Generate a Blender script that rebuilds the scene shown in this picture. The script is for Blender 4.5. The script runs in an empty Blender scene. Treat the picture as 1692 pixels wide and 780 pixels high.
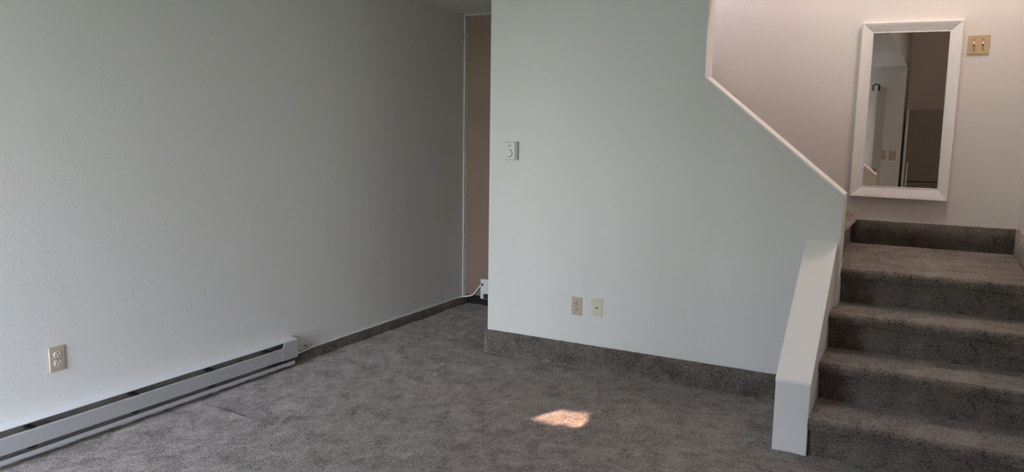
import bpy, bmesh, math, random
import numpy as np
from mathutils import Vector, Matrix

random.seed(7); rng = np.random.default_rng(7)
S = bpy.context.scene
COL = S.collection

# ------------------------------------------------------------------ camera
CZ = 1.4755
Rv = Vector((0.87812793, 0.47817191, 0.01558698))
Uv = Vector((-0.07917522, 0.1131147, 0.99042231))
Fv = Vector((-0.47182901, 0.8709516, -0.13718854))
cam = bpy.data.cameras.new('camera'); cam_o = bpy.data.objects.new('camera', cam); COL.objects.link(cam_o)
cam.sensor_fit = 'HORIZONTAL'; cam.sensor_width = 36.0; cam.lens = 1287.0 / 1692 * 36; cam.clip_start = 0.02
m = Matrix((Rv, Uv, -Fv)).transposed().to_4x4(); m.translation = (0, 0, CZ); cam_o.matrix_world = m
S.camera = cam_o

# ------------------------------------------------------------------ sky, sun, exposure
S.view_settings.view_transform = 'Standard'; S.view_settings.look = 'None'
S.view_settings.gamma = 1; S.view_settings.use_curve_mapping = False
S.view_settings.exposure = 0.0
SKY_STRENGTH = 30.0
SUN_STRENGTH = 18.0
LAMP_STRENGTH = 130.0
LAWN = (0.29, 0.36, 0.225)

SUN_DIR = Vector((0.78, 4.22, -1.70)).normalized()          # the way the light travels
w = bpy.data.worlds.new('sky'); S.world = w; w.use_nodes = True
nt = w.node_tree; bg = nt.nodes['Background']
# pale hazy sky: whitish at the horizon, bluer overhead, the same in every direction
tcw = nt.nodes.new('ShaderNodeTexCoord'); sep = nt.nodes.new('ShaderNodeSeparateXYZ'); rmp = nt.nodes.new('ShaderNodeValToRGB')
nt.links.new(tcw.outputs['Generated'], sep.inputs[0]); nt.links.new(sep.outputs['Z'], rmp.inputs[0])
rmp.color_ramp.elements[0].position = 0.0; rmp.color_ramp.elements[0].color = (0.93, 0.95, 0.88, 1)
rmp.color_ramp.elements[1].position = 0.28; rmp.color_ramp.elements[1].color = (0.75, 0.815, 1.06, 1)
nt.links.new(rmp.outputs[0], bg.inputs[0]); bg.inputs[1].default_value = SKY_STRENGTH
sun = bpy.data.lights.new('sun', 'SUN'); sun.energy = SUN_STRENGTH; sun.angle = math.radians(0.11); sun.color = (1.0, 0.62, 0.45)
sun_o = bpy.data.objects.new('sun', sun); COL.objects.link(sun_o)
sun_o.rotation_euler = SUN_DIR.to_track_quat('-Z', 'Y').to_euler(); sun_o.location = (-2, -6, 6)

# the patio door opening in the wall behind the camera
WX0, WX1, WZ0, WZ1, WY = -3.32, -2.02, 0.06, 2.15, -0.70
por = bpy.data.lights.new('window_portal', 'AREA'); por.shape = 'RECTANGLE'; por.size = WX1 - WX0; por.size_y = WZ1 - WZ0
por.cycles.is_portal = True
por_o = bpy.data.objects.new('window_portal', por); COL.objects.link(por_o)
por_o.location = ((WX0 + WX1) / 2, WY - 0.16, (WZ0 + WZ1) / 2); por_o.rotation_euler = (math.radians(90), 0, 0)   # emits towards +Y

S.cycles.use_denoising = True
S.cycles.max_bounces = 10; S.cycles.diffuse_bounces = 7; S.cycles.glossy_bounces = 4; S.cycles.transparent_max_bounces = 8
S.cycles.sample_clamp_indirect = 6.0

# ------------------------------------------------------------------ dimensions (metres, camera above the origin)
XL, YM, XM, XR = -3.414, 4.356, -2.534, -0.4085
TW = 0.1475
ZC, YE = 2.3725, 5.452
XV, ZD0, ZD1 = -1.1625, 1.7726, 1.1572
YN, XN0, XN1, ZN, ZT = 3.657, -0.5777, -0.4245, 0.3466, 0.9121
YB, RISE, RUN, YR1, XW = 5.588, 0.1899, 0.278, 3.682, 0.4657
XS2 = -0.469
ZL = 4 * RISE
LANE = -0.45            # where the low ceiling ends and the tall entry begins
TOP = 4.9
YK = -1.75              # far end of the entry lane

# ------------------------------------------------------------------ materials
def mat(name, col, rough=0.6, noise=None, bump=None, spec=0.5, metal=0.0):
    """noise = (scale, low factor, high factor); bump = (scale, strength, distance)"""
    M = bpy.data.materials.new(name); M.use_nodes = True
    t = M.node_tree; b = t.nodes['Principled BSDF']
    b.inputs['Base Color'].default_value = (*col, 1); b.inputs['Roughness'].default_value = rough
    b.inputs['Specular IOR Level'].default_value = spec; b.inputs['Metallic'].default_value = metal
    tc = t.nodes.new('ShaderNodeTexCoord')
    if noise:
        n = t.nodes.new('ShaderNodeTexNoise'); n.inputs['Scale'].default_value = noise[0]; n.inputs['Detail'].default_value = 4
        t.links.new(tc.outputs['Object'], n.inputs['Vector'])
        r = t.nodes.new('ShaderNodeValToRGB')
        r.color_ramp.elements[0].position = 0.3; r.color_ramp.elements[1].position = 0.7
        r.color_ramp.elements[0].color = (*[c * noise[1] for c in col], 1)
        r.color_ramp.elements[1].color = (*[min(1, c * noise[2]) for c in col], 1)
        t.links.new(n.outputs['Fac'], r.inputs[0]); t.links.new(r.outputs[0], b.inputs['Base Color'])
    if bump:
        n2 = t.nodes.new('ShaderNodeTexNoise'); n2.inputs['Scale'].default_value = bump[0]; n2.inputs['Detail'].default_value = 3
        t.links.new(tc.outputs['Object'], n2.inputs['Vector'])
        bp = t.nodes.new('ShaderNodeBump'); bp.inputs['Strength'].default_value = bump[1]; bp.inputs['Distance'].default_value = bump[2]
        t.links.new(n2.outputs['Fac'], bp.inputs['Height']); t.links.new(bp.outputs[0], b.inputs['Normal'])
    return M

def carpet_mat(name, dark, light):
    M = bpy.data.materials.new(name); M.use_nodes = True
    t = M.node_tree; b = t.nodes['Principled BSDF']; L = t.links
    b.inputs['Roughness'].default_value = 1.0; b.inputs['Specular IOR Level'].default_value = 0.05
    b.inputs['Sheen Weight'].default_value = 0.85; b.inputs['Sheen Roughness'].default_value = 0.5; b.inputs['Sheen Tint'].default_value = (0.95, 0.90, 0.86, 1)
    tc = t.nodes.new('ShaderNodeTexCoord')
    def noise(scale, detail, rough=0.6, dist=0.0):
        n = t.nodes.new('ShaderNodeTexNoise'); n.inputs['Scale'].default_value = scale; n.inputs['Detail'].default_value = detail
        n.inputs['Roughness'].default_value = rough; n.inputs['Distortion'].default_value = dist
        L.new(tc.outputs['Object'], n.inputs['Vector']); return n.outputs['Fac']
    def math_(op, a, bb):
        k = t.nodes.new('ShaderNodeMath'); k.operation = op
        for i, v in enumerate((a, bb)):
            if isinstance(v, (int, float)): k.inputs[i].default_value = v
            else: L.new(v, k.inputs[i])
        return k.outputs[0]
    fine = noise(150, 2, 0.6, 0.8); mid = noise(48, 3, 0.6, 1.2); patch = noise(8, 4, 0.65, 0.5)
    s = math_('ADD', math_('MULTIPLY', fine, 0.72), math_('ADD', math_('MULTIPLY', mid, 0.22), math_('MULTIPLY', patch, 0.36)))
    r = t.nodes.new('ShaderNodeValToRGB'); e = r.color_ramp.elements
    e[0].position = 0.46; e[0].color = (*dark, 1); e[1].position = 0.86; e[1].color = (*light, 1)
    L.new(s, r.inputs[0]); L.new(r.outputs[0], b.inputs['Base Color'])
    r2 = t.nodes.new('ShaderNodeValToRGB'); e = r2.color_ramp.elements
    e[0].position = 0.48; e[0].color = (0.19, 0.163, 0.148, 1); e[1].position = 0.84; e[1].color = (1.0, 0.905, 0.835, 1)
    L.new(s, r2.inputs[0]); L.new(r2.outputs[0], b.inputs['Sheen Tint'])
    bp = t.nodes.new('ShaderNodeBump'); bp.inputs['Strength'].default_value = 0.8; bp.inputs['Distance'].default_value = 0.006
    L.new(math_('ADD', math_('MULTIPLY', fine, 0.7), math_('MULTIPLY', mid, 0.6)), bp.inputs['Height']); L.new(bp.outputs[0], b.inputs['Normal'])
    return M

M_WALL = mat('wall_paint', (0.74, 0.735, 0.725), 0.75, (1.5, 0.985, 1.01), (85, 0.20, 0.003), 0.25)
M_STAIRWALL = mat('stairwell_paint_lamp_tint', (0.73, 0.69, 0.66), 0.7, (2.2, 0.965, 1.015), (70, 0.16, 0.003), 0.3)  # off-white with the lamp's warm tint put into the colour
M_CEIL = mat('ceiling_paint', (0.74, 0.73, 0.71), 0.9, None, (120, 0.35, 0.003), 0.1)
M_TRIM = mat('satin_white_paint', (0.87, 0.86, 0.845), 0.45, None, (60, 0.06, 0.002))
M_OLDTRIM = mat('old_greyed_paint', (0.54, 0.53, 0.51), 0.7, (60, 0.85, 1.1))
M_BROWN = mat('brown_paint', (0.26, 0.18, 0.143), 0.6, (3, 0.93, 1.05))
M_DARK = mat('gap_shade_black', (0.012, 0.011, 0.011), 0.9)  # near-black colour stands in for the unlit gap
M_CARPET = carpet_mat('grey_brown_carpet', (0.022, 0.0185, 0.0165), (0.275, 0.237, 0.212))
M_HEATER = mat('heater_enamel', (0.43, 0.432, 0.44), 0.4, None, (40, 0.03, 0.002))
M_HOOD_LIT = mat('heater_hood_enamel_lit', (0.70, 0.70, 0.70), 0.5)  # same enamel as the panels, lightened for the light on the top
M_HEATIN = mat('heater_inside_metal', (0.36, 0.35, 0.33), 0.5, (20, 0.8, 1.1))
M_BLACK = mat('black_metal', (0.02, 0.02, 0.02), 0.5)
M_BEIGE = mat('almond_plastic', (0.50, 0.41, 0.31), 0.4)
M_TAN = mat('tan_plastic', (0.50, 0.37, 0.22), 0.4)
M_IVORY = mat('ivory_plastic', (0.66, 0.63, 0.52), 0.4)
M_WHITEPL = mat('white_plastic', (0.74, 0.74, 0.74), 0.45)
M_RECEPT = mat('pale_receptacle', (0.72, 0.69, 0.63), 0.35)
M_SLOT = mat('dark_slot', (0.03, 0.025, 0.02), 0.7)
M_BRASS = mat('screw_metal', (0.22, 0.19, 0.13), 0.4, metal=0.6)
M_GREYLINE = mat('grey_print', (0.30, 0.30, 0.30), 0.6)
M_CREAM = mat('cream_cable', (0.62, 0.58, 0.44), 0.5)
M_CABLE = mat('white_cable', (0.80, 0.79, 0.76), 0.5)
M_FRAME = mat('white_mirror_frame', (0.84, 0.82, 0.80), 0.3)
M_FRIDGE = mat('brown_enamel', (0.20, 0.165, 0.14), 0.45)
M_ALU = mat('white_aluminium', (0.72, 0.72, 0.72), 0.4)
M_LAWN = mat('lawn', LAWN, 1.0, (3, 0.7, 1.3))
M_PATIO = mat('patio_concrete', (0.33, 0.32, 0.30), 0.9, (8, 0.85, 1.1))
M_LEAF = mat('leaf_green', (0.10, 0.13, 0.06), 0.7, (9, 0.6, 1.4))
M_BARK = mat('bark', (0.12, 0.08, 0.05), 0.9, (20, 0.6, 1.3))
M_MIRROR = mat('mirror_warm_tint', (0.74, 0.67, 0.60), 0.015, metal=1.0)  # tinted brown: the reflected room's dim warm light is in the colour
M_GLASS = bpy.data.materials.new('window_glass'); M_GLASS.use_nodes = True
t = M_GLASS.node_tree; t.nodes.remove(t.nodes['Principled BSDF'])
tr = t.nodes.new('ShaderNodeBsdfTransparent'); tr.inputs[0].default_value = (0.93, 0.96, 0.94, 1)
gl = t.nodes.new('ShaderNodeBsdfGlossy'); gl.inputs['Roughness'].default_value = 0.02
mx = t.nodes.new('ShaderNodeMixShader'); mx.inputs[0].default_value = 0.06
t.links.new(tr.outputs[0], mx.inputs[1]); t.links.new(gl.outputs[0], mx.inputs[2]); t.links.new(mx.outputs[0], t.nodes['Material Output'].inputs[0])
M_GLOBE = bpy.data.materials.new('glowing_globe'); M_GLOBE.use_nodes = True
b = M_GLOBE.node_tree.nodes['Principled BSDF']; b.inputs['Base Color'].default_value = (0.8, 0.75, 0.7, 1)
b.inputs['Emission Color'].default_value = (1.0, 0.83, 0.73, 1); b.inputs['Emission Strength'].default_value = LAMP_STRENGTH

# ------------------------------------------------------------------ mesh helpers
def link(name, me, material, parent=None, loc=None):
    o = bpy.data.objects.new(name, me); COL.objects.link(o)
    if material: me.materials.append(material)
    if loc: o.location = loc
    if parent: o.parent = parent
    return o

def raw(name, verts, faces, material, parent=None, loc=None, smooth=False):
    me = bpy.data.meshes.new(name); me.from_pydata([tuple(v) for v in verts], [], faces)
    bm = bmesh.new(); bm.from_mesh(me); bmesh.ops.recalc_face_normals(bm, faces=bm.faces); bm.to_mesh(me); bm.free()
    if smooth:
        for p in me.polygons: p.use_smooth = True
    return link(name, me, material, parent, loc)

def from_bm(name, bm, material, parent=None, smooth=False, loc=None):
    bmesh.ops.recalc_face_normals(bm, faces=bm.faces)
    me = bpy.data.meshes.new(name); bm.to_mesh(me); bm.free()
    if smooth:
        for p in me.polygons: p.use_smooth = True
    return link(name, me, material, parent, loc)

def add_box(bm, x0, x1, y0, y1, z0, z1, bevel=0.0, seg=2):
    r = bmesh.ops.create_cube(bm, size=1.0, matrix=Matrix.Translation(((x0 + x1) / 2, (y0 + y1) / 2, (z0 + z1) / 2)) @ Matrix.Diagonal((x1 - x0, y1 - y0, z1 - z0, 1)))
    if bevel:
        es = list({e for v in r['verts'] for e in v.link_edges})
        bmesh.ops.bevel(bm, geom=es, offset=bevel, segments=seg, affect='EDGES', profile=0.5)

def box(name, x0, x1, y0, y1, z0, z1, material, parent=None, bevel=0.0, seg=2):
    bm = bmesh.new(); add_box(bm, x0, x1, y0, y1, z0, z1, bevel, seg)
    return from_bm(name, bm, material, parent)

def prism(name, outline, axis, a, b_, material, parent=None, bevel=0.0):
    """outline: 2-D polygon in the two other axes, extruded along axis from a to b_"""
    def P(u, v, k):
        return {'X': (k, u, v), 'Y': (u, k, v), 'Z': (u, v, k)}[axis]
    n = len(outline); bm = bmesh.new()
    A = [bm.verts.new(P(u, v, a)) for u, v in outline]; B = [bm.verts.new(P(u, v, b_)) for u, v in outline]
    bm.faces.new(A); bm.faces.new(B[::-1])
    for i in range(n): bm.faces.new((A[i], A[(i + 1) % n], B[(i + 1) % n], B[i]))
    bmesh.ops.recalc_face_normals(bm, faces=bm.faces)
    if bevel: bmesh.ops.bevel(bm, geom=bm.edges[:], offset=bevel, segments=2, affect='EDGES', profile=0.5)
    return from_bm(name, bm, material, parent)

def tube(name, pts, rad, material, parent=None, seg=8):
    pts = [Vector(p) for p in pts]; V = []; Fc = []
    for i, p in enumerate(pts):
        d = (pts[min(i + 1, len(pts) - 1)] - pts[max(i - 1, 0)]).normalized()
        up = Vector((0, 0, 1)) if abs(d.z) < 0.9 else Vector((0, 1, 0))
        s = d.cross(up).normalized(); u = s.cross(d)
        r = rad[i] if isinstance(rad, (list, tuple)) else rad
        for k in range(seg):
            an = 2 * math.pi * k / seg; V.append(p + s * math.cos(an) * r + u * math.sin(an) * r)
    for i in range(len(pts) - 1):
        for k in range(seg):
            a = i * seg + k; c = i * seg + (k + 1) % seg; Fc.append((a, c, c + seg, a + seg))
    Fc.append(tuple(range(seg))[::-1]); Fc.append(tuple(range((len(pts) - 1) * seg, len(pts) * seg)))
    return raw(name, V, Fc, material, parent, smooth=True)

def disc(name, c, normal, r, depth, material, parent=None, seg=20, bevel=0.0):
    bm = bmesh.new()
    q = Vector(normal).to_track_quat('Z', 'Y').to_matrix().to_4x4()
    bmesh.ops.create_cone(bm, cap_ends=True, segments=seg, radius1=r, radius2=r - bevel, depth=depth, matrix=Matrix.Translation(c) @ q)
    return from_bm(name, bm, material, parent)

def empty(name, loc=(0, 0, 0)):
    o = bpy.data.objects.new(name, None); COL.objects.link(o); o.location = loc; o.empty_display_size = 0.1
    return o

def tag(o, label, cat, group=None, kind=None):
    o['label'] = label; o['category'] = cat
    if group: o['group'] = group
    if kind: o['kind'] = kind
    return o
def struct(o, label, cat): return tag(o, label, cat, kind='structure')

_G = {}
def vnoise(x, y, cell, seed):
    """smooth value noise on arrays"""
    if seed not in _G: _G[seed] = np.random.default_rng(seed).random((512, 512))
    g = _G[seed]
    u, v = x / cell + 200, y / cell + 200
    i, j = np.floor(u).astype(int), np.floor(v).astype(int); fx, fy = u - i, v - j
    fx = fx * fx * (3 - 2 * fx); fy = fy * fy * (3 - 2 * fy); i %= 511; j %= 511
    return (g[i, j] * (1 - fx) + g[i + 1, j] * fx) * (1 - fy) + (g[i, j + 1] * (1 - fx) + g[i + 1, j + 1] * fx) * fy - 0.5

# ------------------------------------------------------------------ floor (carpet, with its low creases)
def ridge(X, Y, a, b_, h, wd):
    ax, ay = a; dx, dy = b_[0] - ax, b_[1] - ay; L2 = dx * dx + dy * dy
    tt = np.clip(((X - ax) * dx + (Y - ay) * dy) / L2, 0, 1)
    d = np.hypot(X - ax - tt * dx, Y - ay - tt * dy)
    return h * np.exp(-(d / wd) ** 2) * np.clip(4 * np.minimum(tt, 1 - tt) + 0.35, 0, 1)
xs = np.concatenate([np.arange(XL - 0.02, 0.52, 0.016), [0.56]])
ys = np.concatenate([np.arange(YK - 0.1, 1.5, 0.12), np.arange(1.5, 4.72, 0.016), np.arange(4.74, YE + 0.12, 0.06)])
X, Y = np.meshgrid(xs, ys, indexing='ij')
Z = 0.006 * vnoise(X, Y, 0.045, 1) + 0.006 * vnoise(X, Y, 0.13, 2) + 0.004 * vnoise(X, Y, 0.02, 3)
Z += ridge(X, Y, (-3.24, 2.69), (-2.744, 2.66), 0.016, 0.012) + ridge(X, Y, (-2.80, 2.81), (-2.744, 2.66), 0.010, 0.011)
Z += ridge(X, Y, (-1.70, 4.10), (-0.98, 4.01), 0.013, 0.012)
V = np.stack([X, Y, Z], -1).reshape(-1, 3); nx, ny = len(xs), len(ys)
ii, jj = np.meshgrid(np.arange(nx - 1), np.arange(ny - 1), indexing='ij'); a = (ii * ny + jj).ravel()
Fq = np.stack([a, a + ny, a + ny + 1, a + 1], -1)
me = bpy.data.meshes.new('floor'); me.from_pydata(V.tolist(), [], Fq.tolist())
for p in me.polygons: p.use_smooth = True
floor = link('floor', me, M_CARPET); struct(floor, 'grey brown cut pile carpet covering the room floor', 'carpet')

# ------------------------------------------------------------------ walls and ceilings
wl = box('wall_left', XL - 0.15, XL, WY - 0.15, YE + 0.2, -0.1, ZC + 0.2, M_WALL)
struct(wl, 'long off white wall with the baseboard heater along its foot', 'wall')

wm = prism('wall_middle', [(XM, -0.05), (XR, -0.05), (XR, ZD1 - 0.008), (XV, ZD0 - 0.008), (XV, TOP), (XM, TOP)], 'Y', YM, YM + TW, M_WALL, bevel=0.003)
struct(wm, 'off white wall with diagonal top edge beside the upper stairs', 'wall')
sl = Vector((XR - XV, ZD1 - ZD0)).normalized(); nrm = Vector((-sl.y, sl.x)); c0 = Vector((XV, ZD0)); c1 = Vector((XR, ZD1))
prism('cap', [tuple(c0 - nrm * 0.008), tuple(c1 - nrm * 0.008), tuple(c1 + nrm * 0.004), tuple(c0 + nrm * 0.004)], 'Y', YM - 0.003, YM + TW + 0.003, M_TRIM, wm, 0.0015)

# low wall beside the first steps, ending in a post
wk = prism('wall_knee', [(YN, -0.05), (YM, -0.05), (YM, ZT - 0.012), (YN, ZN - 0.012)], 'X', XN0, XN1, M_WALL, bevel=0.003)
struct(wk, 'low sloping white knee wall at the foot of the carpeted stairs', 'wall')
ks = Vector((YM - YN, ZT - ZN)).normalized(); kn = Vector((-ks.y, ks.x))
prism('cap', [(YN - 0.001, ZN - 0.014), (YN - 0.001, ZN), (YM, ZT), (YM, ZT - 0.014)], 'X', XN0 - 0.002, XN1 + 0.002, M_TRIM, wk, 0.002)

wb = box('wall_back', XL - 0.15, XW + 0.15, YB, YB + 0.15, -0.1, TOP, M_STAIRWALL)
struct(wb, 'lamp-tinted white stair landing wall behind the framed mirror', 'wall')
wr = box('wall_right', XW, XW + 0.15, YK - 0.15, YB, -0.1, TOP, M_STAIRWALL)
struct(wr, 'white side wall at the right of the stairs', 'wall')

# end wall of the passage: brown paint above a gap whose shade is painted black
wp = box('wall_passage', XL, -2.25, YE, YE + 0.12, 0.092, ZC, M_BROWN)
struct(wp, 'dark brown wall closing the narrow passage behind the corner', 'wall')
box('gap_backing', XL, -2.25, YE + 0.06, YE + 0.12, -0.05, 0.092, M_DARK, wp)
box('wall_partition', -2.25, -2.16, YM + TW, YB, -0.05, 2.418, M_WALL)
struct(bpy.data.objects['wall_partition'], 'partition under the upper stairs closing the passage', 'wall')

def ragged(name, horizontal, a0, a1, b0, b1, y0, y1, amp, material, n=60):
    """a thin strip whose free edge wanders as brushed paint does"""
    V = []; Fc = []
    for i in range(n + 1):
        s = a0 + (a1 - a0) * i / n; e1 = b1 + random.uniform(-amp, amp); e0 = b0
        for yy in (y0, y1):
            for e in (e0, e1):
                V.append((s, yy, e) if horizontal else (e, yy, s))
    for i in range(n):
        k = 4 * i; q = k + 4
        Fc += [(k, k + 1, q + 1, q), (k + 2, q + 2, q + 3, k + 3), (k, q, q + 2, k + 2), (k + 1, k + 3, q + 3, q + 1)]
    Fc += [(0, 2, 3, 1), (4 * n, 4 * n + 1, 4 * n + 3, 4 * n + 2)]
    return raw(name, V, Fc, material)
t1 = ragged('trim_1', False, 0.075, ZC - 0.001, XL + 0.001, XL + 0.015, YE - 0.014, YE, 0.0025, M_OLDTRIM)
struct(t1, 'ragged greyed white vertical trim strip at the passage corner', 'trim')
box('bead', XL + 0.0225, XL + 0.0275, YE - 0.010, YE, 0.065, ZC - 0.03, M_OLDTRIM, t1)
t2 = ragged('trim_2', True, XL + 0.002, -2.26, ZC - 0.001, ZC - 0.016, YE - 0.014, YE, 0.0025, M_OLDTRIM)
struct(t2, 'ragged greyed white trim strip along the passage ceiling', 'trim')

# ceilings
bm = bmesh.new()
add_box(bm, XL, LANE, WY - 0.15, YM, ZC, ZC + 0.22)
add_box(bm, XL, -2.25, YM, YE + 0.12, ZC, ZC + 0.045)
struct(from_bm('ceiling', bm, M_CEIL), 'white ceiling over the room and the passage corner', 'ceiling')
struct(box('ceiling_stairwell', XL - 0.15, XW + 0.15, YK - 0.15, YB + 0.15, TOP, TOP + 0.1, M_CEIL), 'high ceiling above the stairwell', 'ceiling')
struct(box('wall_bulkhead', LANE - 0.12, LANE, YK, YM, ZC + 0.22, TOP, M_STAIRWALL), 'upper wall above the edge of the low ceiling', 'wall')
struct(box('wall_header', XV, LANE, YM, YM + TW, ZC, TOP, M_STAIRWALL), 'upper wall above the opening over the diagonal cap', 'wall')
struct(box('wall_upstairs', -2.85, -2.75, YM + TW, YB, ZC + 0.25, TOP, M_STAIRWALL), 'upstairs wall at the head of the stairs', 'wall')
struct(box('floor_upstairs', -2.85, -2.151, YM + TW, YB, 2.42, 2.47, M_CARPET), 'carpeted upstairs floor at the head of the stairs', 'floor')

# wall behind the camera, with the patio door opening
bm = bmesh.new()
add_box(bm, XL, WX0, WY - 0.15, WY, -0.1, ZC); add_box(bm, WX1, LANE, WY - 0.15, WY, -0.1, ZC)
add_box(bm, WX0, WX1, WY - 0.15, WY, WZ1, ZC); add_box(bm, WX0, WX1, WY - 0.15, WY, -0.1, WZ0)
struct(from_bm('wall_rear', bm, M_WALL), 'white wall holding the patio door, opposite the mirror', 'wall')
struct(box('wall_lane_side', LANE - 0.12, LANE, YK, WY - 0.15, -0.1, ZC + 0.22, M_STAIRWALL), 'short wall beside the refrigerator nook', 'wall')
struct(box('wall_lane_end', LANE - 0.12, XW, YK - 0.15, YK, -0.1, TOP, M_STAIRWALL), 'wall behind the refrigerator', 'wall')

# patio door
wd = empty('window_1', ((WX0 + WX1) / 2, WY - 0.1, WZ0)); struct(wd, 'white framed glass patio door letting in daylight', 'patio door')
def wbox(name, x0, x1, y0, y1, z0, z1, material, parent):
    o = box(name, x0, x1, y0, y1, z0, z1, material); o.parent = parent
    o.matrix_parent_inverse = Matrix.Translation(-Vector(wd.location)) if parent is wd else Matrix.Identity(4)
    return o
wbox('frame_jamb', WX0, WX0 + 0.04, WY - 0.13, WY - 0.04, WZ0, WZ1, M_ALU, wd)
wbox('frame_jamb', WX1 - 0.04, WX1, WY - 0.13, WY - 0.04, WZ0, WZ1, M_ALU, wd)
wbox('frame_head', WX0 + 0.04, WX1 - 0.04, WY - 0.13, WY - 0.04, WZ1 - 0.04, WZ1, M_ALU, wd)
wbox('frame_sill', WX0 + 0.04, WX1 - 0.04, WY - 0.13, WY - 0.04, WZ0, WZ0 + 0.03, M_ALU, wd)
xm = (WX0 + WX1) / 2
for (x0, x1, y) in ((WX0 + 0.04, WX1 - 0.04, WY - 0.09),):
    bm = bmesh.new()
    for bx in ((x0, x0 + 0.05, WZ0 + 0.03, WZ1 - 0.04), (x1 - 0.05, x1, WZ0 + 0.03, WZ1 - 0.04), (x0 + 0.05, x1 - 0.05, WZ0 + 0.03, WZ0 + 0.10), (x0 + 0.05, x1 - 0.05, WZ1 - 0.09, WZ1 - 0.04)):
        add_box(bm, bx[0], bx[1], y - 0.012, y + 0.012, bx[2], bx[3])
    sash = from_bm('sash', bm, M_ALU); sash.parent = wd; sash.matrix_parent_inverse = Matrix.Translation(-Vector(wd.location))
    pane = raw('pane', [(x0 + 0.05, y, WZ0 + 0.10), (x1 - 0.05, y, WZ0 + 0.10), (x1 - 0.05, y, WZ1 - 0.09), (x0 + 0.05, y, WZ1 - 0.09)], [(0, 1, 2, 3)], M_GLASS)
    pane.parent = sash

# ------------------------------------------------------------------ carpet baseboards
def carpet_board(name, x0, x1, y0, y1, z0, z1, label, fray='z'):
    """carpet-wrapped board with a slightly uneven, rounded top"""
    bm = bmesh.new(); add_box(bm, x0, x1, y0, y1, z0, z1)
    L = max(x1 - x0, y1 - y0); long_x = (x1 - x0) > (y1 - y0)
    n = int(L / 0.02)
    es = [e for e in bm.edges if abs((e.verts[0].co - e.verts[1].co).length - L) < 1e-5]
    bmesh.ops.subdivide_edges(bm, edges=es, cuts=n, use_grid_fill=True)
    top = [e for e in bm.edges if all(abs(v.co.z - z1) < 1e-5 for v in e.verts) and ((abs(e.verts[0].co.y - e.verts[1].co.y) < 1e-6) if long_x else (abs(e.verts[0].co.x - e.verts[1].co.x) < 1e-6))]
    bmesh.ops.bevel(bm, geom=top, offset=0.005, segments=2, affect='EDGES', profile=0.5)
    for v in bm.verts:
        if v.co.z > z1 - 0.007: v.co.z += random.uniform(-0.0012, 0.0012)
    o = from_bm(name, bm, M_CARPET, smooth=True)
    return struct(o, label, 'baseboard')
carpet_board('baseboard_left', XL, XL + 0.012, 3.40, YE + 0.01, -0.01, 0.066, 'low carpet baseboard strip along the left wall')
carpet_board('baseboard_middle', XM - 0.013, XN0 - 0.001, YM - 0.013, YM, -0.01, 0.153, 'tall carpet baseboard under the wall with two outlet plates')
carpet_board('baseboard_back', XS2 + 0.002, XW, YB - 0.014, YB, ZL - 0.01, ZL + 0.156, 'dark carpet baseboard on the landing below the mirror')
carpet_board('baseboard_right', XW - 0.014, XW, 4.50, YB - 0.014, ZL - 0.01, ZL + 0.156, 'carpet baseboard at the right side of the landing')
carpet_board('baseboard_corner', XM - 0.013, XM, YM, YM + TW, -0.01, 0.153, 'carpet baseboard wrapping the free end of the middle wall')

# ------------------------------------------------------------------ stairs
def step_mesh(width, depth, rise, nose=0.050, thick=0.056, seed=0, foot=-0.02):
    """carpeted step: local origin at riser foot, left end; x along the width, y inwards"""
    prof = [(0.0, foot), (0.0, rise - thick - 0.02), (0.0, rise - thick + 0.012)]
    r = thick / 2
    for k in range(9):
        an = -math.pi / 2 - 0.75 - (math.pi - 0.75) * k / 8
        prof.append((-nose + r * 0.75 + r * math.cos(an) * 0.95, rise - r + r * math.sin(an)))
    prof += [(depth * 0.3, rise), (depth * 0.65, rise), (depth, rise - 0.001), (depth, foot)]
    nx_ = max(2, int(width / 0.022)); V = []; Fc = []; m_ = len(prof)
    U = np.linspace(0, width, nx_ + 1)
    for i, u in enumerate(U):
        for k, (py, pz) in enumerate(prof):
            q = vnoise(np.array([u + 3.1 * seed]), np.array([k * 0.02 + py]), 0.05, 11)[0]
            q2 = vnoise(np.array([u * 1.7 + seed]), np.array([k * 0.1]), 0.16, 12)[0]
            dz = 0.005 * q + 0.005 * q2 if 2 <= k <= 13 else 0
            V.append((u, py - dz * 0.6, pz + dz * 0.7))
    for i in range(nx_):
        for k in range(m_):
            a = i * m_ + k; b2 = i * m_ + (k + 1) % m_; Fc.append((a, b2, b2 + m_, a + m_))
    Fc.append(tuple(range(m_))[::-1]); Fc.append(tuple(range(nx_ * m_, (nx_ + 1) * m_)))
    return V, Fc
def sharpen(o): o.data.set_sharp_from_angle(angle=math.radians(42)); return o
st = empty('staircase', ((XN1 + XW) / 2, YR1, 0)); tag(st, 'lower flight of brown carpeted stairs climbing to the landing', 'staircase')
for k in range(4):
    depth = RUN + 0.02 if k < 3 else YB - (YR1 + 3 * RUN) - 0.001
    x0 = XN1 + 0.001 if k < 3 else XR - 0.0
    V, Fc = step_mesh(XW - x0 - 0.001, depth, RISE, seed=k * 5)
    o = sharpen(raw('step' if k < 3 else 'landing', V, Fc, M_CARPET, smooth=True)); o.parent = st
    o.location = Vector((x0, YR1 + k * RUN, k * RISE)) - st.location
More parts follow.
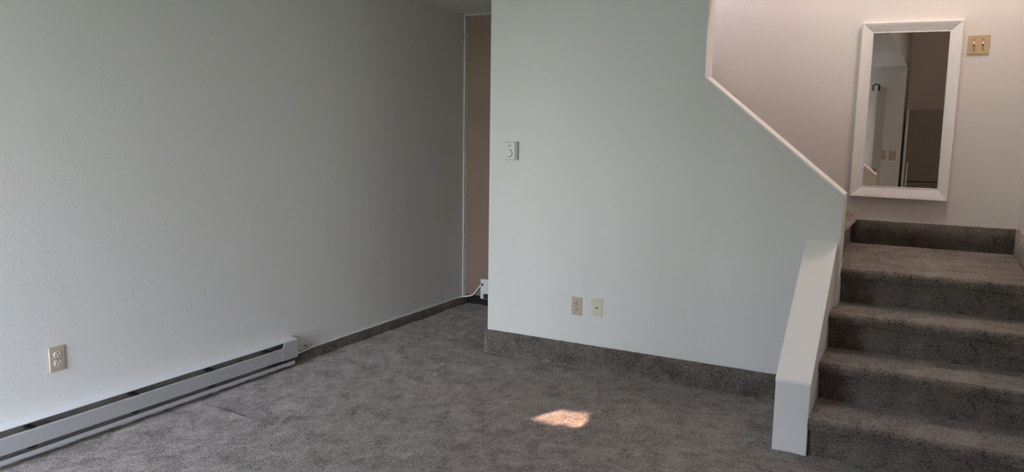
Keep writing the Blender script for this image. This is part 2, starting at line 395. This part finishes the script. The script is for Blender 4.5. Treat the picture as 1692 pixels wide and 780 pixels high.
# strip of landing floor reaching the first riser of the upper flight
lf = box('landing_edge', XS2, XR + 0.01, YM + TW + 0.001, YB - 0.001, ZL - 0.06, ZL - 0.0005, M_CARPET); lf.parent = st; lf.matrix_parent_inverse = Matrix.Translation(-Vector(st.location))
us = empty('upper_staircase', (XS2, (YM + TW + YB) / 2, ZL)); tag(us, 'upper flight of carpeted stairs turning left behind the diagonal wall', 'staircase')
URUN, URISE = 0.21, 0.195
V, Fc = step_mesh(YB - YM - TW - 0.002, URUN, URISE, nose=0.036, seed=40, foot=0.0)
mesh0 = None
for k in range(8):
    if mesh0 is None:
        o = sharpen(raw('step', V, Fc, M_CARPET, smooth=True)); mesh0 = o.data
    else:
        o = bpy.data.objects.new('step', mesh0); COL.objects.link(o)
    o.parent = us
    # local x runs along +Y, local y runs along -X
    o.matrix_local = Matrix.Translation((-k * URUN, -(YB - YM - TW) / 2 + 0.001, k * URISE)) @ Matrix.Rotation(math.radians(90), 4, 'Z')

# ------------------------------------------------------------------ baseboard heater
HY0, HY1 = 0.75, 3.455
ht = empty('baseboard_heater', (XL, (HY0 + HY1) / 2, 0)); tag(ht, 'long white electric baseboard heater on the left wall', 'heater')
def hp(o): o.parent = ht; o.matrix_parent_inverse = Matrix.Translation(-Vector(ht.location)); return o
YC = 3.325
hp(box('back_plate', XL + 0.0005, XL + 0.004, HY0, HY1 - 0.002, 0.03, 0.185, M_HEATIN))
# hood: rolled top, falling to a short front lip
hood = [(XL + 0.001, 0.187), (XL + 0.055, 0.1778), (XL + 0.0585, 0.1762), (XL + 0.0580, 0.1738), (XL + 0.054, 0.1752), (XL + 0.001, 0.184)]
hp(prism('hood', hood, 'Y', HY0, HY1, M_HOOD_LIT))
fp = [(XL + 0.0585, 0.068), (XL + 0.0605, 0.070), (XL + 0.0605, 0.1385), (XL + 0.055, 0.143), (XL + 0.050, 0.143), (XL + 0.050, 0.1415), (XL + 0.0545, 0.1405), (XL + 0.0580, 0.137), (XL + 0.0580, 0.071), (XL + 0.046, 0.069), (XL + 0.046, 0.068)]
hp(prism('front_panel', fp, 'Y', HY0 + 0.05, YC - 0.001, M_HEATER))
# end cap with the slanted mouth of the slot
def YZ(o_): return o_
bm = bmesh.new()
pts = [(YC, 0.066), (HY1, 0.066), (HY1, 0.1745), (YC + 0.022, 0.1745), (YC + 0.012, 0.150), (YC, 0.143)]
hp(prism('end_cap', pts, 'X', XL + 0.0555, XL + 0.0615, M_HEATER, None, 0.0012)); bm.free()
hp(prism('end_plate', [(XL + 0.001, 0.066), (XL + 0.0600, 0.066), (XL + 0.0600, 0.1745), (XL + 0.001, 0.1875)], 'Y', HY1 - 0.003, HY1 + 0.0005, M_HEATER))
lip = [(XL + 0.004, 0.030), (XL + 0.050, 0.022), (XL + 0.054, 0.024), (XL + 0.054, 0.030), (XL + 0.0505, 0.044), (XL + 0.048, 0.044), (XL + 0.0505, 0.029), (XL + 0.004, 0.034)]
hp(prism('base_lip', lip, 'Y', HY0, HY1 - 0.020, M_HEATER))
hp(tube('heating_element', [(XL + 0.028, HY0 + 0.06, 0.10), (XL + 0.028, YC - 0.02, 0.10)], 0.011, M_HEATIN, seg=10))
hp(box('fin_block', XL + 0.010, XL + 0.046, HY0 + 0.1, YC - 0.06, 0.070, 0.100, M_HEATIN))
for yb in (1.32, 1.86, 2.36, 2.82, 3.24):
    hp(box('bracket', XL + 0.004, XL + 0.0535, yb - 0.014, yb + 0.014, 0.138, 0.149, M_BLACK))
    hp(box('bracket', XL + 0.030, XL + 0.0475, yb - 0.020, yb + 0.016, 0.0535, 0.0675, M_BLACK))
hp(box('thermal_switch', XL + 0.015, XL + 0.045, YC - 0.045, YC + 0.05, 0.05, 0.064, M_BLACK))

# the heater hangs a touch higher at its near end
ht.location = (XL, HY1, 0)
for ch in ht.children: ch.matrix_parent_inverse = Matrix.Translation(-Vector(ht.location))
ht.rotation_euler = (-0.0042, 0, 0)

# ------------------------------------------------------------------ wires
pts = []
for y, z, x in ((3.458, 0.078, 0.020), (3.50, 0.070, 0.018), (3.56, 0.0700, 0.0125), (3.60, 0.0715, 0.009)): pts.append((XL + x, y, z))
n = 40
for i in range(n + 1): pts.append((XL + 0.007 + 0.0008 * math.sin(i * 1.7), 3.64 + (YE - 0.06 - 3.64) * i / n, 0.0735 + 0.0012 * math.sin(i * 2.3)))
pts += [(XL + 0.016, YE - 0.035, 0.0725), (XL + 0.050, YE - 0.020, 0.0790), (XL + 0.085, YE - 0.016, 0.086), (XL + 0.112, YE - 0.016, 0.100), (XL + 0.140, YE - 0.017, 0.130), (XL + 0.165, YE - 0.020, 0.163), (XL + 0.190, YE - 0.026, 0.188), (XL + 0.204, YE - 0.034, 0.194)]
tag(tube('wall_cable', pts, 0.0072, M_CABLE), 'pale cable running along the baseboard top into the white wall box', 'cable')
cw = empty('cream_wire', (XL, 3.5, 0.07)); tag(cw, 'short cream wire sagging from the end of the baseboard heater', 'cable')
o = tube('wire', [(XL + 0.012, 3.452, 0.125), (XL + 0.013, 3.472, 0.110), (XL + 0.013, 3.495, 0.098), (XL + 0.012, 3.525, 0.089), (XL + 0.010, 3.56, 0.086), (XL + 0.008, 3.60, 0.089), (XL + 0.006, 3.64, 0.096)], [0.014, 0.014, 0.013, 0.012, 0.010, 0.008, 0.005], M_CREAM)
o.parent = cw; o.matrix_parent_inverse = Matrix.Translation(-Vector(cw.location))
o = tube('clip', [(XL + 0.002, 3.575, 0.098), (XL + 0.016, 3.573, 0.099), (XL + 0.020, 3.572, 0.092), (XL + 0.016, 3.571, 0.083)], 0.0028, M_BLACK, seg=6)
o.parent = cw; o.matrix_parent_inverse = Matrix.Translation(-Vector(cw.location))

jb = empty('wall_box', (XL + 0.24, YE, 0.16)); tag(jb, 'small white wall box low on the brown passage wall', 'junction box')
def jp(o): o.parent = jb; o.matrix_parent_inverse = Matrix.Translation(-Vector(jb.location)); return o
jp(box('body', XL + 0.188, XL + 0.300, YE - 0.030, YE, 0.077, 0.241, M_WHITEPL, bevel=0.003))
jp(disc('grommet', (XL + 0.206, YE - 0.033, 0.195), (0, -1, 0), 0.011, 0.008, M_SLOT, seg=14))
jp(box('plug', XL + 0.226, XL + 0.275, YE - 0.052, YE - 0.030, 0.084, 0.122, M_SLOT, bevel=0.005))

# ------------------------------------------------------------------ outlet plates, switch, thermostat
def plate_frame(pos, facing):
    """matrix: local x = right as seen, y = out of the wall, z = up"""
    if facing == '-Y': return Matrix.Translation(pos) @ Matrix(((1, 0, 0, 0), (0, -1, 0, 0), (0, 0, 1, 0), (0, 0, 0, 1)))
    return Matrix.Translation(pos) @ Matrix(((0, 1, 0, 0), (1, 0, 0, 0), (0, 0, 1, 0), (0, 0, 0, 1)))     # facing +X
def fix(o, root, Mx):
    o.data.transform(Mx)
    if Mx.to_3x3().determinant() < 0: o.data.flip_normals()
    o.parent = root; o.matrix_parent_inverse = Matrix.Translation(-Vector(root.location)); return o
def plate(w_, h_, material, d=0.006):
    bm = bmesh.new(); add_box(bm, -w_ / 2, w_ / 2, 0, d, -h_ / 2, h_ / 2)
    front = [e for e in bm.edges if all(v.co.y > d - 1e-6 for v in e.verts)]
    bmesh.ops.bevel(bm, geom=front, offset=0.0035, segments=2, affect='EDGES', profile=0.6)
    return from_bm('plate', bm, material)
def receptacle(root, Mx, zc, material):
    """rounded receptacle face with two blade slots and a ground hole"""
    bm = bmesh.new(); n = 24; ring = []
    for k in range(n):
        a = 2 * math.pi * k / n; x = 0.0170 * math.cos(a); z = max(-0.0132, min(0.0132, 0.0172 * math.sin(a))); ring.append((x, z + zc))
    A = [bm.verts.new((x, 0.005, z)) for x, z in ring]; B = [bm.verts.new((x * 0.96, 0.0088, z + (zc - z) * 0.04)) for x, z in ring]
    bm.faces.new(B)
    for k in range(n): bm.faces.new((A[k], A[(k + 1) % n], B[(k + 1) % n], B[k]))
    r = fix(from_bm('receptacle', bm, material), root, Mx)
    for (dx, w_, h_) in ((-0.0065, 0.0034, 0.0105), (0.0065, 0.0034, 0.009)):
        s = box('slot', dx - w_ / 2, dx + w_ / 2, 0.0086, 0.0092, zc - 0.004 - h_ / 2, zc - 0.004 + h_ / 2, M_SLOT); fix(s, root, Mx); s.parent = r; s.matrix_parent_inverse = Matrix.Identity(4)
    s = disc('ground_hole', (0, 0.0089, zc + 0.0075), (0, 1, 0), 0.0034, 0.0007, M_SLOT, seg=10); fix(s, root, Mx); s.parent = r; s.matrix_parent_inverse = Matrix.Identity(4)
def duplex(name, pos, facing, label, pm, rm, group=None):
    root = empty(name, pos); tag(root, label, 'outlet', group); Mx = plate_frame(pos, facing)
    fix(plate(0.070, 0.114, pm), root, Mx)
    receptacle(root, Mx, 0.0195, rm); receptacle(root, Mx, -0.0195, rm)
    fix(disc('screw', (0, 0.0064, 0), (0, 1, 0), 0.003, 0.0012, M_BRASS, seg=10), root, Mx)
duplex('wall_outlet', (XL, 2.0132, 0.4154), '+X', 'almond duplex outlet with pale sockets above the baseboard heater', M_BEIGE, M_RECEPT, 'duplex outlets')
duplex('wall_outlet', (-1.8924, YM, 0.3872), '-Y', 'tan duplex outlet on the diagonal wall, left of the jack plate', M_BEIGE, M_BEIGE, 'duplex outlets')

root = empty('cable_jack_plate', (-1.7581, YM, 0.3944)); tag(root, 'ivory jack plate with one dark centre socket and two screws', 'jack plate'); Mx = plate_frame(root.location, '-Y')
fix(plate(0.070, 0.114, M_IVORY), root, Mx)
for z in (0.041, -0.041): fix(disc('screw', (0, 0.0066, z), (0, 1, 0), 0.0035, 0.0014, M_BRASS, seg=12), root, Mx)
fix(disc('socket', (0, 0.0090, 0), (0, 1, 0), 0.0058, 0.006, M_BRASS, seg=12), root, Mx)
fix(disc('socket_hole', (0, 0.0122, 0), (0, 1, 0), 0.0042, 0.0012, M_SLOT, seg=12), root, Mx)

root = empty('light_switch', (0.1634, YB, 2.0194)); tag(root, 'tan double toggle switch plate beside the mirror', 'switch'); Mx = plate_frame(root.location, '-Y')
fix(plate(0.116, 0.114, M_TAN, 0.007), root, Mx)
for dx in (-0.0235, 0.0235):
    fix(box('toggle_slot', dx - 0.0052, dx + 0.0052, 0.0066, 0.0074, -0.012, 0.012, M_BROWN), root, Mx)
    tg = box('toggle', -0.0040, 0.0040, 0, 0.017, -0.0055, 0.0055, M_IVORY, bevel=0.001)
    tg.data.transform(Matrix.Translation((dx, 0.004, 0.001)) @ Matrix.Rotation(math.radians(28), 4, 'X')); fix(tg, root, Mx)
    for z in (0.030, -0.030): fix(disc('screw', (dx, 0.0075, z), (0, 1, 0), 0.0034, 0.0014, M_SLOT, seg=10), root, Mx)

root = empty('thermostat', (-2.3643, YM, 1.3337)); tag(root, 'white wall thermostat with round dial and dark side', 'thermostat'); Mx = plate_frame(root.location, '-Y')
fix(box('base', -0.040, 0.040, 0, 0.014, -0.0575, 0.0575, M_WHITEPL, bevel=0.002), root, Mx)
fix(box('cover', -0.042, 0.030, 0.010, 0.030, -0.0585, 0.0585, M_WHITEPL, bevel=0.003), root, Mx)
fix(box('side_panel', 0.0302, 0.044, 0.0, 0.024, -0.0580, 0.0580, mat('grey_plastic', (0.44, 0.44, 0.44), 0.5), bevel=0.002), root, Mx)
bm = bmesh.new(); bmesh.ops.create_cone(bm, cap_ends=True, segments=32, radius1=0.0225, radius2=0.0195, depth=0.010, matrix=Matrix.Translation((-0.009, 0.034, -0.016)) @ Vector((0, 1, 0)).to_track_quat('Z', 'Y').to_matrix().to_4x4())
dial = fix(from_bm('dial', bm, M_WHITEPL), root, Mx)
V = []; Fc = []; n = 28
for k in range(n + 1):
    a = math.radians(-150 + 250 * k / n)
    for rr in (0.0225, 0.0255): V.append((-0.009 + rr * math.cos(a), 0.0305, -0.016 + rr * math.sin(a)))
for k in range(n): Fc.append((2 * k, 2 * k + 1, 2 * k + 3, 2 * k + 2))
fix(raw('dial_scale', V, Fc, M_GREYLINE), root, Mx)
fix(box('nameplate', -0.020, 0.006, 0.0298, 0.0306, 0.028, 0.034, M_GREYLINE), root, Mx)
for k in range(7):
    x = -0.034 + k * 0.0085
    for z in (0.0535, -0.0535): fix(box('vent_slot', x, x + 0.006, 0.0296, 0.0304, z - 0.0016, z + 0.0016, M_GREYLINE), root, Mx)

# ------------------------------------------------------------------ framed mirror on the landing wall
def mirror_frame(root, o4, i4, material):
    """o4/i4: outer and inner corners (x,z) clockwise from top left; bevelled moulding, one mesh per side"""
    names = ('frame_top', 'frame_side', 'frame_bottom', 'frame_side')
    for s in range(4):
        a, b_ = Vector(o4[s]), Vector(o4[(s + 1) % 4]); c, d = Vector(i4[s]), Vector(i4[(s + 1) % 4])
        prof = [(0.0, 0.0), (0.0, 0.031), (0.03, 0.034), (0.10, 0.0345), (0.30, 0.031), (0.60, 0.0235), (0.86, 0.0165), (0.90, 0.0145), (0.91, 0.0175), (0.985, 0.0175), (1.0, 0.016), (1.0, 0.0)]
        V = []
        for (p, q) in ((a, c), (b_, d)):
            for tt, h in prof:
                u = p.lerp(q, tt); V.append((u.x, YB - h, u.y))
        m_ = len(prof); Fc = [(k, (k + 1) % m_, m_ + (k + 1) % m_, m_ + k) for k in range(m_)] + [tuple(range(m_)), tuple(range(m_, 2 * m_))[::-1]]
        o = raw(names[s], V, Fc, material); o.parent = root; o.matrix_parent_inverse = Matrix.Translation(-Vector(root.location))
root = empty('wall_mirror', (-0.207, YB, 1.06)); tag(root, 'tall mirror in a wide white frame above the landing', 'mirror')
O4 = [(-0.489, 2.181), (0.080, 2.173), (0.075, 1.060), (-0.495, 1.065)]
I4 = [(-0.421, 2.112), (0.008, 2.106), (0.013, 1.138), (-0.420, 1.139)]
O4 = [(x * 0.994, CZ + (z - CZ) * 0.994) for x, z in O4]; I4 = [(x * 0.997, CZ + (z - CZ) * 0.997) for x, z in I4]
mirror_frame(root, O4, I4, M_FRAME)
o = raw('glass', [(x, YB - 0.010, z) for x, z in ((-0.44, 2.13), (0.03, 2.13), (0.03, 1.12), (-0.44, 1.12))] + [(x, YB - 0.004, z) for x, z in ((-0.44, 2.13), (0.03, 2.13), (0.03, 1.12), (-0.44, 1.12))],
        [(0, 1, 2, 3), (4, 7, 6, 5), (0, 4, 5, 1), (1, 5, 6, 2), (2, 6, 7, 3), (3, 7, 4, 0)], M_MIRROR)
o.parent = root; o.matrix_parent_inverse = Matrix.Translation(-Vector(root.location))

# ------------------------------------------------------------------ what the mirror shows, behind the camera
dr = empty('door_1', (-0.70, WY, 0)); struct(dr, 'white door standing open, its edge seen in the mirror', 'door')
def dp(o, par=None):
    o.parent = par or dr
    o.matrix_parent_inverse = Matrix.Translation(-Vector(dr.location)); return o
leaf = dp(prism('leaf', [(-0.715, WY + 0.01), (-0.680, WY + 0.01), (-0.752, -0.10), (-0.787, -0.10)], 'Z', 0.02, 2.10, M_TRIM, bevel=0.002))
dp(tube('hook', [(-0.735, -0.12, 2.03), (-0.735, -0.12, 2.106), (-0.77, -0.12, 2.112), (-0.805, -0.12, 2.10), (-0.805, -0.12, 2.03)], 0.012, M_BLACK))
dp(disc('knob', (-0.735, -0.16, 1.0), (1, 0.05, 0), 0.026, 0.06, M_BRASS))
for name, x, z, pm in (('wall_switch', -0.675, 1.19, M_BEIGE), ('wall_outlet', -0.545, 1.185, M_BEIGE)):
    rt = empty(name, (x, WY, z)); Mx = Matrix.Translation((x, WY, z)) @ Matrix.Rotation(math.pi, 4, 'Z') @ Matrix(((1, 0, 0, 0), (0, -1, 0, 0), (0, 0, 1, 0), (0, 0, 0, 1)))
    tag(rt, 'small switch plate in the mirror, nearest the open door' if name == 'wall_switch' else 'small outlet plate in the mirror, nearest the refrigerator', 'switch' if name == 'wall_switch' else 'outlet')
    fix(plate(0.085, 0.125, pm), rt, Mx)
    if name == 'wall_switch': fix(box('toggle', -0.005, 0.005, 0.005, 0.016, -0.012, 0.012, M_IVORY), rt, Mx)
    else: receptacle(rt, Mx, 0.0195, M_RECEPT); receptacle(rt, Mx, -0.0195, M_RECEPT)
fr = empty('refrigerator', (-0.05, -1.2, 0)); tag(fr, 'brown refrigerator reflected in the right part of the mirror', 'refrigerator')
def fp_(o): o.parent = fr; o.matrix_parent_inverse = Matrix.Translation(-Vector(fr.location)); return o
fp_(box('body', -0.385, 0.34, YK + 0.05, -0.99, 0.02, 1.80, M_FRIDGE, bevel=0.01))
fp_(box('fridge_door', -0.385, 0.34, -0.98, -0.90, 0.84, 1.80, M_FRIDGE, bevel=0.008))
fp_(box('freezer_drawer', -0.385, 0.34, -0.98, -0.90, 0.06, 0.825, M_FRIDGE, bevel=0.008))
fp_(box('side_trim', -0.420, -0.388, -0.97, -0.895, 0.02, 1.815, M_TRIM, bevel=0.003))
fp_(tube('handle', [(-0.36, -0.90, 0.75), (-0.36, -0.85, 0.77), (-0.36, -0.85, 1.08), (-0.36, -0.90, 1.10)], 0.012, M_ALU))

# pendant lamp hanging in the stairwell
LP = Vector((0.05, 4.98, 3.45))
pl = empty('pendant_lamp', (LP.x, LP.y, TOP)); tag(pl, 'warm globe pendant lamp high in the stairwell', 'lamp')
def pp(o): o.parent = pl; o.matrix_parent_inverse = Matrix.Translation(-Vector(pl.location)); return o
bm = bmesh.new(); bmesh.ops.create_icosphere(bm, subdivisions=3, radius=0.11, matrix=Matrix.Translation(LP))
pp(from_bm('globe', bm, M_GLOBE, smooth=True))
pp(tube('cord', [(LP.x, LP.y, LP.z + 0.15), (LP.x, LP.y, TOP - 0.02)], 0.006, M_BLACK))
pp(disc('canopy', (LP.x, LP.y, TOP - 0.012), (0, 0, -1), 0.06, 0.024, M_ALU)); pp(disc('holder', (LP.x, LP.y, LP.z + 0.13), (0, 0, 1), 0.035, 0.06, M_ALU))

# ------------------------------------------------------------------ outdoors: lawn, patio slab, unseen tree shaped to shade the door but for one gap
struct(box('ground_lawn', -30, 25, -45, WY - 2.2, -0.30, -0.06, M_LAWN), 'green lawn outside the patio door', 'lawn')
struct(box('ground_patio', -6, 3, WY - 2.2, WY - 0.15, -0.30, -0.04, M_PATIO), 'concrete patio slab outside the door', 'patio')
# gap in the crown, so that the sun reaches the patch on the carpet
patch = [Vector(p) for p in ((-1.735, 3.44, 0), (-1.646, 3.605, 0), (-1.485, 3.632, 0), (-1.468, 3.450, 0), (-1.62, 3.425, 0))]
D = 15.0; e1 = SUN_DIR.cross(Vector((0, 0, 1))).normalized(); e2 = e1.cross(SUN_DIR)
ctr = sum(patch, Vector()) / 5
quad = [((p - ctr).dot(e1), (p - ctr).dot(e2)) for p in patch]
def near_hole(x, z, pad):
    """inside the padded convex gap?"""
    n = len(quad); cx = sum(q[0] for q in quad) / n; cz = sum(q[1] for q in quad) / n
    for k in range(n):
        (ax, az), (bx, bz) = quad[k], quad[(k + 1) % n]
        ex, ez = bx - ax, bz - az; l = math.hypot(ex, ez); nx_, nz_ = ez / l, -ex / l
        if (cx - ax) * nx_ + (cz - az) * nz_ > 0: nx_, nz_ = -nx_, -nz_
        if (x - ax) * nx_ + (z - az) * nz_ > pad: return False
    return True
tree = empty('shade_tree', ctr - SUN_DIR * D - Vector((0, 0, (ctr - SUN_DIR * D).z + 0.06))); tag(tree, 'unseen leafy tree, crown shaped to shade the patio door', 'tree')
V = []; Fc = []
def leaves(step, size, inner, outer):
    gx = -1.9
    while gx < 1.1:
        gz = -2.0
        while gz < 0.9:
            x = gx + random.uniform(-0.2, 0.2) * step; z = gz + random.uniform(-0.2, 0.2) * step; far = max(abs(x), abs(z))
            if inner <= far < outer and ((x + 0.35) / 1.05) ** 4 + ((z + 0.58) / 1.28) ** 4 < 1 and not near_hole(x, z, size * 0.35):
                P0 = ctr - SUN_DIR * (D + random.uniform(-0.25, 0.25)) + e1 * x + e2 * z
                an = random.uniform(0, 1.57); ca, sa = math.cos(an) * size * 0.62, math.sin(an) * size * 0.62
                k = len(V); tl = SUN_DIR * random.uniform(-0.2, 0.2) * size
                V.extend([P0 + e1 * ca + e2 * sa + tl, P0 - e1 * sa + e2 * ca, P0 - e1 * ca - e2 * sa - tl, P0 + e1 * sa - e2 * ca]); Fc.append((k, k + 1, k + 2, k + 3))
            gz += step
        gx += step
for layer in range(3):
    leaves(0.016, 0.024, 0.0, 0.42); leaves(0.095, 0.14, 0.33, 9.0)
me = bpy.data.meshes.new('crown'); me.from_pydata([tuple(v - tree.location) for v in V], [], Fc)
o = link('crown', me, M_LEAF, tree); o['kind'] = 'stuff'
zc = (ctr - SUN_DIR * D).z
o = tube('trunk', [(0, -0.45, 0), (0.05, -0.45, 1.0), (0.0, -0.5, zc - 1.5), (0.1, -0.55, zc)], [0.2, 0.16, 0.13, 0.08], M_BARK, tree, 10)

# unseen hedge, added to cut the daylight on the right of the room
hx, hy, hz = (-7.2, -6.0), (-15.0, -3.5), (-0.06, 3.0)
bm = bmesh.new(); add_box(bm, hx[0], hx[1], hy[0], hy[1], hz[0], hz[1])
bmesh.ops.subdivide_edges(bm, edges=bm.edges[:], cuts=28, use_grid_fill=True)
for v in bm.verts:
    if v.co.z > 0.02: v.co += Vector((random.uniform(-0.07, 0.07), random.uniform(-0.09, 0.09), random.uniform(-0.05, 0.05)))
tag(from_bm('light_block_hedge', bm, M_LEAF), 'unseen dark hedge added beside the lawn to cut daylight on the right', 'hedge')
